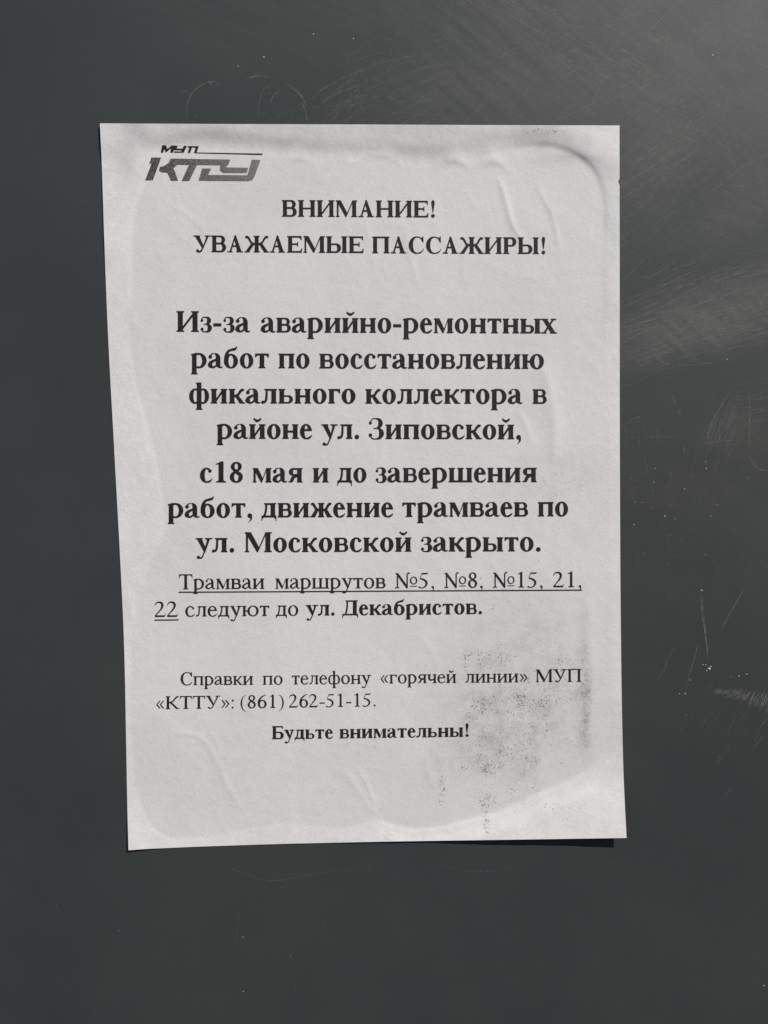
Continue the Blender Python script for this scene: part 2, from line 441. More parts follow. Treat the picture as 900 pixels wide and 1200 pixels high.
def round_off(p, closed=False, k=5):
    p = [tuple(q) for q in p]; n = len(p); out = []
    for i in range(n if closed else n - 1):
        g = (lambda j: p[j % n]) if closed else (lambda j: p[min(max(j, 0), n - 1)])
        a, b, c, d = (np.array(g(i + j), float) for j in (-1, 0, 1, 2))
        for t in np.linspace(0, 1, k + 1)[:-1]:
            out.append(tuple(0.5 * (2 * b + (c - a) * t + (2 * a - 5 * b + 4 * c - d) * t * t + (3 * b - a - 3 * c + d) * t ** 3)))
    if not closed: out.append(p[-1])
    return out
PASTED = [(158, 330), (159, 275), (166, 235), (178, 208), (196, 190), (225, 181), (270, 182), (320, 188), (345, 190), (400, 194), (440, 192), (490, 199), (530, 197), (560, 191), (583, 186), (604, 181), (622, 177.5), (645, 178),
          (668, 184), (684, 195), (696, 212), (702.5, 235), (704, 270), (703, 330), (706, 420), (710, 520), (712, 640), (712, 760), (709, 860), (698, 890), (672, 906), (640, 920), (600, 940), (560, 953), (520, 964), (485, 968), (460, 963), (440, 958),
          (400, 968), (340, 962), (290, 968), (240, 978), (200, 979), (180, 965), (165, 935), (158, 890), (156, 800), (160, 720), (180, 660), (196, 620), (190, 560), (184, 525), (173, 485), (162, 445), (155, 390)]
PASTED = round_off(PASTED, True, 3)
def seg_dist(U, V, pts, closed=False):
    """distance, and fraction along, to a polyline"""
    best = np.full(U.shape, 1e9); frac = np.zeros(U.shape); n = len(pts); m = n if closed else n - 1
    for i in range(m):
        (x0, y0), (x1, y1) = pts[i], pts[(i + 1) % n]
        dx, dy = x1 - x0, y1 - y0; L2 = dx * dx + dy * dy
        q = np.clip(((U - x0) * dx + (V - y0) * dy) / L2, 0, 1)
        d = np.hypot(U - x0 - q * dx, V - y0 - q * dy)
        k = d < best; best = np.where(k, d, best); frac = np.where(k, (i + q) / m, frac)
    return best, frac
def inside(U, V, pts):
    r = np.zeros(U.shape, bool); n = len(pts)
    for i in range(n):
        (x0, y0), (x1, y1) = pts[i], pts[(i + 1) % n]
        if y0 == y1: continue
        c = ((y0 > V) != (y1 > V)) & (U < (x1 - x0) * (V - y0) / (y1 - y0) + x0)
        r ^= c
    return r
# how the loose margin lifts: (u, v, step height mm, step width px, further slope mm per 10 px)
LIFT = [(117, 145, .10, 40, .07), (130, 200, .06, 36, .02), (172, 195, .50, 28, .12), (190, 150, .15, 40, .42), (250, 150, .05, 40, .42), (330, 150, .0, 40, .36), (390, 150, .0, 40, .32), (450, 150, .0, 40, .30), (530, 150, .10, 44, .32), (580, 150, .55, 50, .22), (640, 150, 1.15, 46, .10), (685, 165, 1.25, 36, -.04), (726, 147, 1.3, 44, -.06),
        (722, 240, .6, 32, -.03), (720, 310, .32, 28, -.02), (722, 420, .10, 20, .0), (722, 600, .06, 20, .0), (722, 760, .10, 22, .02), (715, 880, .33, 34, .13), (734, 980, .75, 40, .27), (650, 960, .6, 38, .26), (600, 980, .6, 32, .30), (540, 980, .55, 28, .28), (480, 985, .42, 24, .22), (430, 985, .2, 20, .10),
        (380, 985, .07, 20, .02), (280, 985, .06, 18, .0), (190, 988, .14, 18, .06), (150, 996, .24, 20, .12), (150, 900, .05, 20, .02), (140, 700, .08, 20, .0), (150, 560, .16, 26, -.02), (135, 450, .12, 26, -.01), (130, 350, .10, 30, .0), (125, 260, .25, 36, .02)]
RIDGES = [  # points, height mm, half-width px
    ([(583, 208), (589, 222), (594, 240), (598, 256), (604, 270), (613, 281)], .26, 2.4),
    ([(628, 210), (636, 230), (645, 246), (650, 262), (654, 280), (657, 297)], .15, 2.3),
    ([(428, 256), (431, 270), (435, 290), (438, 315)], .07, 2.6), ([(472, 258), (478, 285), (483, 310), (490, 332)], .10, 2.6),
    ([(540, 290), (543, 310), (545, 335)], .06, 2.4),
    ([(632, 425), (641, 445), (647, 470), (650, 500), (650, 528), (645, 545)], .32, 6.5),
    ([(606, 480), (614, 492), (619, 506), (623, 525)], .13, 2.6),
    ([(200, 860), (222, 860), (238, 867), (249, 882), (256, 897), (262, 912), (270, 928), (284, 948)], .115, 2.5),
    ([(246, 855), (254, 872), (259, 890)], .08, 2.4),
    ([(388, 903), (402, 906), (414, 916), (421, 928), (432, 945), (442, 956)], .10, 3.2),
    ([(418, 902), (427, 914), (434, 930), (441, 944)], .13, 2.0),
    ([(499, 884), (501, 900), (504, 914), (509, 925)], .10, 2.0), ([(488, 740), (502, 758), (511, 775), (515, 800)], .06, 2.4),
    ([(309, 790), (311, 815), (312, 852)], .05, 1.8), ([(196, 240), (215, 249), (232, 262), (244, 278)], .07, 2.6),
    ([(152, 710), (156, 730), (150, 755)], .10, 4), ([(147, 690), (152, 705), (154, 722)], .08, 3), ([(690, 700), (689, 760), (686, 820), (690, 870)], .16, 6),
    ([(560, 300), (600, 322), (640, 325), (672, 310), (690, 285)], .05, 3.5), ([(395, 930), (385, 918), (372, 925)], .05, 3), ([(365, 935), (372, 945), (376, 955)], .05, 2.2),
    ([(150, 300), (150, 340), (158, 380), (170, 400)], .07, 4), ([(645, 225), (652, 248), (668, 262)], .03, 3), ([(415, 405), (432, 420), (438, 440)], .035, 3),
    ([(520, 280), (527, 300), (531, 318)], .03, 3), ([(395, 480), (408, 492), (412, 506)], .05, 3), ([(312, 470), (316, 484), (315, 500)], .03, 2.5)]
rw = np.random.default_rng(21)
for _ in range(34):                       # many faint hair-fine wrinkles of the pasted sheet
    u_, v_ = rw.uniform(200, 680), rw.uniform(215, 940); L_ = rw.uniform(14, 48); t_ = rw.normal(.28, .22)
    RIDGES.append(([(u_, v_), (u_ + L_ * t_ * .3, v_ + L_ * .33), (u_ + L_ * t_ * .75, v_ + L_ * .68), (u_ + L_ * t_ * 1.3, v_ + L_)], rw.uniform(.012, .045), rw.uniform(1.5, 2.4)))
RIDGES = [(round_off(p_, False, 3), k_ * .78, w_) for p_, k_, w_ in RIDGES]
BUMPS = [(532, 187, 10, 5.5, .30), (578, 188, 9, 5.5, .30), (446, 181, 11, 5, .16), (349, 184, 9, 5, .16), (395, 186, 12, 5, .07), (668, 178, 26, 9, .25)]
def smooth(q): q = np.clip(q, 0, 1); return q * q * q * (q * (q * 6 - 15) + 10)
def lift_mm(U, V):
    """height of the sheet above the panel in millimetres"""
    d, _ = seg_dist(U, V, PASTED, True); ins = inside(U, V, PASTED); d = np.where(ins, 0.0, d)
    ws = 0; A = W_ = G = 0
    for (a, b, s1, s2, s3) in LIFT:
        q = 1.0 / (((U - a) ** 2 + (V - b) ** 2) + 120.0) ** 1.6
        ws = ws + q; A = A + q * s1; W_ = W_ + q * s2; G = G + q * s3
    A, W_, G = A / ws, W_ / ws, G / ws
    # the foot of the step is sharp, its head soft
    q = np.clip(d / W_, 0, 1)
    h = A * (1 - (1 - q) ** 1.8) * smooth(np.clip(q * 3.2, 0, 1)) + G * d / 10.0 * smooth(d / 34.0)
    for (pts, a, sg) in RIDGES:
        dd, fr = seg_dist(U, V, pts)
        h = h + a * np.exp(-(dd / sg) ** 1.5 / 1.7) * np.clip(np.minimum(fr, 1 - fr) * 5 + .15, 0, 1)
    for (a, b, su, sv, k) in BUMPS:
        arch = b + ((U - a) / su) ** 2 * 2.5
        h = h + k * np.exp(-((U - a) / su) ** 2 / 2) * np.exp(-((V - arch) / np.where(V > arch, sv * .62, sv * 1.5)) ** 2 / 2)
    # slow unevenness of a hand-smoothed sheet
    h = h + .055 * (np.sin(U / 31.0 + 1.3 * np.sin(V / 57.0)) * np.sin(V / 43.0 + 1.1 * np.sin(U / 71.0 + 1))) + .03 * np.sin(U / 13.0 + 2 * np.sin(V / 29.0)) * np.sin(V / 17.0 + 1.7 * np.sin(U / 23.0))
    return np.maximum(h, -0.09) + 0.12, d, ins

def place(U, V, extra=0.0):
    """a point printed at (U, V) of the sheet, in world metres"""
    h, d, ins = lift_mm(U, V)
    hm = h / 1000.0 + extra
    x, z = on_panel(U, V, h / 1000.0)
    return np.stack([x, -hm, z], -1), d, ins

S_, T_ = np.meshgrid(np.linspace(0, 1, NS + 1), np.linspace(0, 1, NTT + 1))
U, V = sheet_uv(S_.ravel(), T_.ravel())
# small nicks of the right and left edge
V2 = V.copy()
rim = (S_.ravel() > 0.994)
U = U - np.where(rim, 1.6 * np.exp(-((V - 213) / 2.6) ** 2), 0)
co, dist, ins = place(U, V)
idx = np.arange((NS + 1) * (NTT + 1)).reshape(NTT + 1, NS + 1)
q = np.stack([idx[:-1, :-1], idx[1:, :-1], idx[1:, 1:], idx[:-1, 1:]], -1).reshape(-1, 4)
nv = len(co)
# front, back (0.1 mm behind) and the four cut edges
back = co.copy(); back[:, 1] += 0.0001
ringi = np.concatenate([idx[0, :], idx[1:, -1], idx[-1, -2::-1], idx[-2:0:-1, 0]])
rn = np.roll(ringi, -1)
m_ = len(ringi); r0 = 2 * nv + np.arange(m_); r1 = np.roll(r0, -1)
side = np.stack([r0, r1, r1 + m_, r0 + m_], -1)
quads = np.concatenate([q, (q + nv)[:, ::-1], side])
me = mesh_from_arrays('sheet', np.concatenate([co, back, co[ringi], back[ringi]]), quads.ravel(), np.arange(len(quads)) * 4, np.full(len(quads), 4), True)
pa = smooth(1 - dist / 6.0)
a = me.attributes.new('pasted', 'FLOAT', 'POINT'); a.data.foreach_set('value', np.concatenate([pa, pa, pa[ringi], pa[ringi]]).astype(np.float32))

notice = bpy.data.objects.new('notice', None)
C.objects.link(notice)
cx, cz = on_panel(430, 990)
notice.location = (float(cx), 0.0, float(cz))
notice['label'] = 'wrinkled white paper notice in Russian pasted on the dark surface, smudged at lower right'
notice['category'] = 'notice'
OFF = Vector(notice.location)
def to_notice(c): return np.asarray(c) - np.array(OFF)
def part(name, me, mat, label=None, parent=None):
    o = link(name, me, mat, parent or notice)
    if parent is None: o.location = -OFF
    if label: o['label'] = label
    return o
part('sheet', me, M_PAPER)

# ------------------------------------------------------------------ lettering: a serif alphabet drawn from stems, hairlines and bowls
class Pen:
    def __init__(s, bold, H, lower):
        s.P = []; s.H = H; s.bold = bold; s.lower = lower
        if bold: s.S, s.h, s.st, s.e = (.150, .068, .040, .032) if lower else (.164, .066, .040, .046)
        else:    s.S, s.h, s.st, s.e = (.100, .055, .036, .044) if lower else (.114, .054, .036, .054)
        s.g = .020 if bold else .013
    def poly(s, *p): s.P.append([tuple(q) for q in p])
    def quad(s, *p):
        """convex hull of four points, so that a tightly curled stroke never crosses itself"""
        pts = sorted({(round(float(a), 6), round(float(b), 6)) for a, b in p})
        if len(pts) < 3: return
        def half(q):
            o = []
            for c in q:
                while len(o) > 1 and (o[-1][0] - o[-2][0]) * (c[1] - o[-2][1]) - (o[-1][1] - o[-2][1]) * (c[0] - o[-2][0]) <= 1e-9: o.pop()
                o.append(c)
            return o[:-1]
        h_ = half(pts) + half(pts[::-1])
        if len(h_) > 2: s.P.append(h_)
    def rect(s, x0, y0, x1, y1): s.poly((x0, y0), (x1, y0), (x1, y1), (x0, y1))
    def serif(s, xl, xr, y, up, ext_l, ext_r):
        """slab at height y; up = +1 when the stem rises from it, -1 when it hangs below; brackets in the corners"""
        t = s.st * up
        s.poly((xl - ext_l, y), (xr + ext_r, y), (xr + ext_r, y + t), (xl - ext_l, y + t))
        for (x, e, sg) in ((xl, ext_l, -1), (xr, ext_r, 1)):
            if e <= 0: continue
            r = e * .8; pts = [(x, y + t * .9)]
            for k in range(5):
                a = k / 4 * math.pi / 2
                pts.append((x + sg * r * (1 - math.sin(a)), y + t + up * r * .9 * (1 - math.cos(a)) ))
            pts.append((x, y + t + up * r * .9))
            s.poly(*pts)
    def stem(s, xc, y0=0.0, y1=None, w=None, bot='b', top='b', e=None):
        y1 = s.H if y1 is None else y1; w = s.S if w is None else w; e = s.e if e is None else e
        s.rect(xc - w / 2, y0, xc + w / 2, y1)
        for (f, y, up) in ((bot, y0, 1), (top, y1, -1)):
            if f: s.serif(xc - w / 2, xc + w / 2, y, up, e if f in 'bl' else 0, e if f in 'br' else 0)
    def arc(s, cx, cy, rx, ry, tx, ty, a0=0, a1=360, n=28, ox=0, oy=0):
        """band between an outer ellipse and an inner one, thick (tx) at the sides, thin (ty) top and bottom; degrees"""
        ty += s.g; n = max(6, int(n * abs(a1 - a0) / 360))
        A = [math.radians(a0 + (a1 - a0) * i / n) for i in range(n + 1)]
        o = [(cx + rx * math.cos(a), cy + ry * math.sin(a)) for a in A]
        i_ = [(cx + ox + (rx - tx) * math.cos(a), cy + oy + (ry - ty) * math.sin(a)) for a in A]
        for k in range(n): s.quad(o[k], o[k + 1], i_[k + 1], i_[k])
    def ball(s, x, y, r, ry=None):
        ry = ry or r
        s.poly(*[(x + r * math.cos(k * math.pi / 6), y + ry * math.sin(k * math.pi / 6)) for k in range(12)])
    def stroke(s, pts, cap=True):
        """variable-width curve: (x, y, width)"""
        p = np.array(pts, float); out = []
        for i in range(len(p) - 1):
            a, b, c, d = p[max(i - 1, 0)], p[i], p[i + 1], p[min(i + 2, len(p) - 1)]
            for t in np.linspace(0, 1, 6)[:-1]:
                out.append(0.5 * (2 * b + (c - a) * t + (2 * a - 5 * b + 4 * c - d) * t * t + (3 * b - a - 3 * c + d) * t ** 3))
        out.append(p[-1]); p = np.array(out)
        T = np.gradient(p[:, :2], axis=0); T /= np.linalg.norm(T, axis=1)[:, None] + 1e-9
        N = np.c_[-T[:, 1], T[:, 0]] * (p[:, 2:3] / 2); L, Rr = p[:, :2] + N, p[:, :2] - N
        for i in range(len(p) - 1): s.quad(L[i], L[i + 1], Rr[i + 1], Rr[i])
        if cap:
            for i in range(1, len(p) - 1): s.ball(p[i, 0], p[i, 1], p[i, 2] / 2 * .98)
    def diag(s, x0, y0, x1, y1, w):  # horizontal width w
        s.poly((x0 - w / 2, y0), (x0 + w / 2, y0), (x1 + w / 2, y1), (x1 - w / 2, y1))

ADV_B = dict(zip('абвгдежзийклмнопрстуфхшыьюя', (.500, .512, .515, .421, .535, .444, .750, .408, .576, .576, .545, .540, .684, .576, .500, .576, .556, .444, .491, .500, .690, .500, .840, .710, .510, .770, .530)))
ADV_R = dict(zip('абвгдежзийклмнопрстуфхчшыьюя', (.444, .509, .472, .410, .509, .444, .691, .395, .535, .535, .485, .499, .632, .535, .500, .535, .500, .444, .437, .500, .648, .500, .502, .770, .660, .460, .740, .485)))
CAP_B = dict(zip('АБВДЕЖЗИМНПРСУЫ', (.722, .655, .667, .715, .667, 1.02, .545, .778, .944, .778, .778, .611, .722, .703, .925)))
CAP_R = dict(zip('АДКМПСТУ', (.722, .682, .667, .889, .722, .667, .611, .707)))
MISC_B = {'1': .5, '8': .5, '-': .333, '.': .25, ',': .25, '!': .333}
MISC_R = {'1': .5, '2': .5, '5': .5, '6': .5, '8': .5, '-': .333, '.': .25, ',': .25, ':': .278, '(': .333, ')': .333, '«': .44, '»': .44, '№': .954}

def glyph_polys(ch, bold):
    lower = ch.islower()
    H = ((.473 if bold else .458) if lower else .662)
    p = Pen(bold, H, lower); S, h, st, e = p.S, p.h, p.st, p.e
    adv = (ADV_B if bold else ADV_R).get(ch) or (CAP_B if bold else CAP_R).get(ch) or (MISC_B if bold else MISC_R)[ch]
    u = ch.upper() if ch.lower() not in 'аебрсуфо' or ch in 'АБЕРСУ' else None
    sb = .022 if bold else .018
    x1 = sb + e + S / 2; x2 = adv - x1                       # left, right stems
    def Kside(x, sg, xe):
        """arms of К and Ж: waist at x, reaching xe on side sg"""
        m = H * .5
        rb = (.034 if bold else .026) * (1.0 if lower else 1.35)
        tx = xe - sg * (rb + (.03 if lower else .035))
        # upper arm: curved hairline ending in a drop
        p.stroke([(x, m, h * 1.1), (x + (tx - x) * .45, m + H * .10, h * 1.2), (x + (tx - x) * .68, H * .80, h * 1.3), (tx - sg * rb * .6, H - rb * .75, h * 1.3)])
        p.ball(tx + sg * rb * .2, H - rb * 1.35 + .01, rb * 1.15)
        # leg
        fx = xe - sg * (e * .6 + S * .42)
        w = S * 1.02
        p.poly((x, m + h * .6), (x + sg * (w * .85), m + H * .07), (fx + sg * w * .52, 0), (fx - sg * w * .52, 0))
        p.poly((x, m - h * .6), (x, m + h * .6), (x + sg * w * .8, m + H * .08), (x + sg * w * .5, m - H * .05))
        p.serif(min(fx - sg * w * .5, fx + sg * w * .5), max(fx - sg * w * .5, fx + sg * w * .5), 0, 1, e * .55, e * .55)
    def bowl_right(xs, y0, y1, xr, close=True):
        ry = (y1 - y0) / 2; cy = (y0 + y1) / 2; t = min(h, ry * .4); tx = S * (.98 if bold else .98)
        rx = min(ry * 1.05, (xr - xs) * .75); cxx = xr - rx
        p.rect(xs, y1 - t, cxx + .002, y1); p.rect(xs, y0, cxx + .002, y0 + t)
        p.arc(cxx, cy, rx, ry, min(tx, rx * .8), t, -90, 90)
    if ch in '-':
        p.rect(.035, .18, adv - .035, .18 + (.10 if bold else .062)); return p.P, adv
    if ch == '.':
        r = .078 if bold else .052; p.ball(adv / 2, r - .012, r); return p.P, adv
    if ch == ':':
        r = .05; p.ball(adv / 2, r - .01, r); p.ball(adv / 2, .40, r); return p.P, adv
    if ch == ',':
        r = .078 if bold else .052; cx_ = adv / 2 - .005
        p.ball(cx_, r - .012, r)
        p.stroke([(cx_ + r * .45, r * .6, r * 1.1), (cx_ + r * .55, -.045, r * .75), (cx_ + r * .05, -.11, r * .4), (cx_ - r * .7, -.155, r * .18)]); return p.P, adv
    if ch == '!':
        r = .078 if bold else .052; p.ball(adv / 2, r - .012, r)
        p.poly((adv / 2 - .013, .19), (adv / 2 + .013, .19), (adv / 2 + .070, .56), (adv / 2 - .070, .56)); p.ball(adv / 2, .60, .071, .085); return p.P, adv
    if ch in '()':
        sg = 1 if ch == '(' else -1; ox = 0 if ch == '(' else adv
        f = lambda x: ox + sg * x
        p.stroke([(f(.300), .676, .012), (f(.15), .55, .045), (f(.085), .26, .075), (f(.15), -.04, .045), (f(.300), -.177, .012)]); return p.P, adv
    if ch in '«»':
        for k in (0, 1):
            xs = .045 + k * .17
            pts = [(xs, .235, .062), (xs + .150, .040, .052)], [(xs, .235, .062), (xs + .150, .430, .052)]
            for q_ in pts:
                if ch == '»': q_ = [(adv - a_, b_, c_) for a_, b_, c_ in q_]
                p.stroke(q_)
        return p.P, adv
    if ch == '1':
        w = S * (.98 if bold else .82)
        p.stem(adv / 2 + .01, 0, .60, w, bot='b', top=None, e=.085 if bold else .075)
        p.poly((adv / 2 + .01 - w / 2, .45), (adv / 2 + .01 + w / 2, .45), (adv / 2 + .01 + w / 2, .688), (adv / 2 - w / 2 + w * .55, .688), (adv * .5 - w / 2 - .09, .60), (adv * .5 - w / 2 - .088, .582), (adv / 2 + .01 - w / 2, .59)); return p.P, adv
    if ch == '8':
        tt = S * .80 if bold else S * .78
        p.arc(.25, .518, .178 if bold else .162, .158, tt * .95, .036); p.arc(.25, .180, .212 if bold else .194, .193, tt * 1.08, .038)
        p.stroke([(.155, .43, tt * .6), (.25, .355, tt * .95), (.345, .27, tt * .7)]); return p.P, adv
    if ch == '2':
        p.stroke([(.035, .50, .02), (.075, .60, .045), (.17, .652, .062), (.29, .62, .085), (.335, .51, .092), (.29, .37, .075), (.19, .23, .055), (.07, .085, .045), (.04, .05, .04)])
        p.poly((.03, 0), (.42, 0), (.475, .14), (.455, .14), (.42, .09), (.39, .075), (.07, .075), (.03, .02)); return p.P, adv
    if ch == '5':
        p.poly((.16, .662), (.155, .60), (.40, .60), (.435, .688), (.425, .692), (.40, .662)); p.stroke([(.172, .655, .026), (.135, .55, .026), (.09, .43, .022)])
        p.stroke([(.09, .415, .05), (.20, .385, .07), (.32, .31, .086), (.365, .20, .088), (.31, .075, .07), (.20, .01, .045), (.10, .012, .045), (.06, .035, .05)]); p.ball(.062, .035, .038); return p.P, adv
    if ch == '6':
        p.arc(.252, .205, .212, .219, S * .9, .038); p.stroke([(.445, .672, .016), (.30, .62, .055), (.155, .49, .082), (.085, .34, .088), (.078, .22, .088)]); p.stroke([(.12, .36, .03), (.19, .405, .035), (.25, .41, .03)]); return p.P, adv
    if ch == '№':
        Nw = .56
        p.stem(.10, 0, .62, h, bot='b', top=None, e=.05); p.poly((.0, .662), (.125, .662), (.50, .13), (.50, -.012), (.478, -.012), (.085, .56), (.03, .635), (.0, .645))
        p.rect(.48, -.01, .48 + h, .60); p.stroke([(.50, .55, .038), (.515, .64, .045), (.57, .665, .05)]); p.ball(.582, .655, .036)
        p.ball(.03, .015, .03)
        p.arc(.775, .33, .155, .175, .060, .030); p.rect(.63, .065, .92, .10); return p.P, adv
    if ch in 'оo':
        p.arc(adv / 2, H / 2, adv / 2 - .028, H / 2 + .013, S * (1.0 if bold else 1.02), .030 if bold else .030); return p.P, adv
    if ch == 'С' or ch == 'с':
        if lower:
            ry = H / 2 + .013; rx = adv / 2 - .012
            p.arc(adv / 2 + .014, H / 2, rx, ry, S * 1.02, .032, 100, 292)
            p.arc(adv / 2 + .014, H / 2, rx * .92, ry, .055, .040, 40, 100)
            p.stroke([(adv * .66, .018, h * .95), (adv * .82, .055, h * .9), (adv - .022, .130, .020)])
            p.ball(adv - (.098 if bold else .083), H * .79, .058 if bold else .043); return p.P, adv
        ry = H / 2 + .016; rx = adv / 2 - .04; c0 = adv / 2 + .012
        p.arc(c0, H / 2, rx, ry, S * 1.08, .036, 85, 275)
        p.stroke([(c0 - .02, H - .004, .038), (c0 + rx * .45, H * .955, .045), (adv - .115, H * .81, .045), (adv - .085, H * .68, .030)])
        p.poly((adv - .085, H + .016), (adv - .060, H + .016), (adv - .050, H * .665), (adv - .072, H * .665), (adv - .125, H * .84), (adv - .14, H * .93))
        p.stroke([(c0 - .02, .004, .038), (c0 + rx * .5, .035, .055), (adv - .10, .10, .042), (adv - .045, .19, .020)]); return p.P, adv
    if ch == 'е':
        ry = H / 2 + .013; rx = adv / 2 - .022; c0 = adv / 2
        p.arc(c0, H / 2, rx, ry, S * 1.0, .030, 90, 285)
        p.arc(c0, H / 2, rx * .96, ry, S * (.86 if bold else .8), .030, 4, 90)
        p.rect(c0 - rx + S * .6, H * .56 - h * .2, c0 + rx * .955, H * .56 + h * .75)
        p.stroke([(c0 + .04, .010, h), (adv * .80, .055, h * .9), (adv - .028, .125, .020)]); return p.P, adv
    if ch == 'р':
        xs = sb + e * .9 + S / 2
        p.stem(xs, -.205, H - .012, S, bot='b', top=None)
        p.poly((xs - S / 2 - e, H - .055), (xs - S / 2, H - .075), (xs + S / 2, H - .03), (xs + S / 2, H + .012), (xs + S / 2 - .03, H + .012), (xs - S / 2 - e, H - .030))
        xr = adv - .030; ry = H / 2 + .013; rx = (xr - (xs + S / 2)) * .80
        p.arc(xr - rx, H / 2, rx, ry, S * (.98 if bold else 1.02), .040, -112, 112)
        p.stroke([(xr - rx - rx * .30, H + .0, .05), (xs + S / 2 - .01, H - .075, .035)]) if not bold else p.stroke([(xr - rx - rx * .25, H - .008, .05), (xs + S / 2 - .01, H - .065, .045)])
        p.stroke([(xr - rx - rx * .28, .008, .034), (xs + S / 2 - .01, .055, .034)]); return p.P, adv
    if ch == 'а':
        xs = adv - S / 2 - (.085 if bold else .078)
        # stem, hooking out at the foot
        p.stroke([(xs, H * .70, S), (xs, H * .30, S), (xs + .006, .10, S * .98)], cap=True)
        p.stroke([(xs + .002, .11, S * .95), (xs + S * .22, .045, S * .55), (adv - .05, .022, .045), (adv - .008, .052, .022)])
        # shoulder
        c0 = adv * .44
        p.arc(xs + S / 2 - (adv * .34), H * .66, adv * .34, H * .34 + .013, S, .032, 0, 100)
        p.stroke([(c0 - .02, H - .003, .034), (adv * .24, H * .93, .042), (adv * .165, H * .82, .05)])
        p.ball(adv * .175, H * .76, .062 if bold else .042)
        # bowl
        p.stroke([(xs - S * .2, H * .60, h * .9), (adv * .40, H * .50, h * 1.2), (adv * .20, H * .36, S * .75), (adv * (.165 if bold else .14), H * .20, S * .98), (adv * .24, .045, S * .62), (adv * .34, .022, .060), (adv * .45, .040, h * .9), (xs - S * .2, .105, h * .8)]); return p.P, adv
    if ch == 'б':
        c0 = adv / 2; p.arc(c0, .222, adv / 2 - .026, .236, S, .032)
        p.stroke([(.026 + S / 2, .24, S), (.05 + S * .46, .40, S * .94), (.16, .53, .085 if bold else .060), (.27, .585, .080 if bold else .052), (.38, .610, .085 if bold else .05), (.43, .660, .05 if bold else .034), (.440, .700, .018)])
        p.stroke([(.12, .36, .04), (.20, .43, .045), (.28, .45, .03)]); return p.P, adv
    if ch == 'у' or ch == 'У':
        if lower:
            lx, rx_ = adv * .20, adv * .83; bx = adv * .53
            p.poly((lx - S * .62, H), (lx + S * .50, H), (bx + S * .38, .12), (bx + S * .02, -.01))
            p.poly((rx_ - h * .7, H), (rx_ + h * .7, H), (bx + .028, -.02), (bx - .010, .03))
            p.poly((bx + .05, .06), (bx - .01, .05), (bx - .075, -.13), (bx - .035, -.14))
            p.stroke([(bx - .045, -.12, .05), (bx - .10, -.185, .055), (bx - .19, -.185, .045)]); p.ball(bx - .19, -.165, .056 if bold else .042)
            p.serif(lx - S * .6, lx + S * .48, H, -1, .03, .045); p.serif(rx_ - h, rx_ + h, H, -1, .065, .045); return p.P, adv
        lx, rx_ = adv * .185, adv * .845; bx = adv * .55
        p.poly((lx - S * .60, H), (lx + S * .60, H), (bx + S * .28, .19), (bx - S * .12, .13))
        p.poly((rx_ - h * .75, H), (rx_ + h * .75, H), (bx - .005, .12), (bx - .060, .10))
        p.stroke([(bx - .02, .16, .06), (bx - .075, .055, .075 if bold else .055), (bx - .15, .012, .07 if bold else .05), (bx - .22, .035, .05)]); p.ball(bx - .225, .055, .062 if bold else .045)
        p.serif(lx - S * .58, lx + S * .58, H, -1, .05, .045); p.serif(rx_ - h, rx_ + h, H, -1, .075, .055); return p.P, adv
    if ch == 'ф':
        p.stem(adv / 2, -.205, .676, S, bot='b', top=None)
        p.poly((adv / 2 - S / 2 - e, .648), (adv / 2 - S / 2, .63), (adv / 2, .64), (adv / 2, .676), (adv / 2 - S / 2 - e, .668))
        rx = adv / 4 + S * .12; ry = H / 2 + .013
        p.arc(.026 + rx, H / 2, rx, ry, S * .92, .034, 60, 300); p.arc(adv - .026 - rx, H / 2, rx, ry, S * .92, .034, -120, 120)
        for sg in (-1, 1):
            p.stroke([(adv / 2 + sg * (adv / 2 - .026 - rx * 1.45), H + .0 - .010, .040), (adv / 2, H - .075, .035)]); p.stroke([(adv / 2 + sg * (adv / 2 - .026 - rx * 1.45), .010, .040), (adv / 2, .075, .035)])
        return p.P, adv
    # ---- the letters that keep one construction in both cases
    if u == 'Х':
        w = S * 1.05
        p.diag(adv * .80, 0, adv * .19, H, w); p.diag(adv * .16, 0, adv * .80, H, h * 1.15)
        p.serif(adv * .19 - w / 2, adv * .19 + w / 2, H, -1, .03, .04); p.serif(adv * .80 - w / 2, adv * .80 + w / 2, 0, 1, .04, .03)
        p.serif(adv * .80 - h / 2, adv * .80 + h / 2, H, -1, .06, .05); p.serif(adv * .16 - h / 2, adv * .16 + h / 2, 0, 1, .05, .06); return p.P, adv
    if u in ('Н', 'П', 'И', 'Й', 'Ш'):
        p.stem(x1); p.stem(x2)
        if u == 'Н': p.rect(x1, H * .5 - h * .5, x2, H * .5 + h * .5)
        if u == 'П': p.rect(x1, H - h * .95, x2, H)
        if u in 'ИЙ':
            a_, b_ = x1 + S / 2 - .004, x2 - S / 2 + .004; t = h * 1.75
            p.poly((a_, H * .10), (a_, H * .10 + t), (b_, H * .90), (b_, H * .90 - t))
        if u == 'Й':
            c = adv / 2
            p.arc(c, H + .175, .110, .108, .040, .066, 190, 350); p.ball(c - .098, H + .165, .034 if bold else .026); p.ball(c + .098, H + .165, .034 if bold else .026)
        if u == 'Ш':
            p.stem(adv / 2); p.rect(x1, 0, x2, h * .95)
        return p.P, adv
    if u == 'Ч':
        p.stem(x2); p.stem(x1, H * .5, H, S, bot=None); p.stroke([(x1, H * .56, S), (x1 + S * .18, H * .42, S * .8), (x1 + S * 1.0, H * .35, h * 1.4), (x2 - S * .4, H * .43, h)]); return p.P, adv
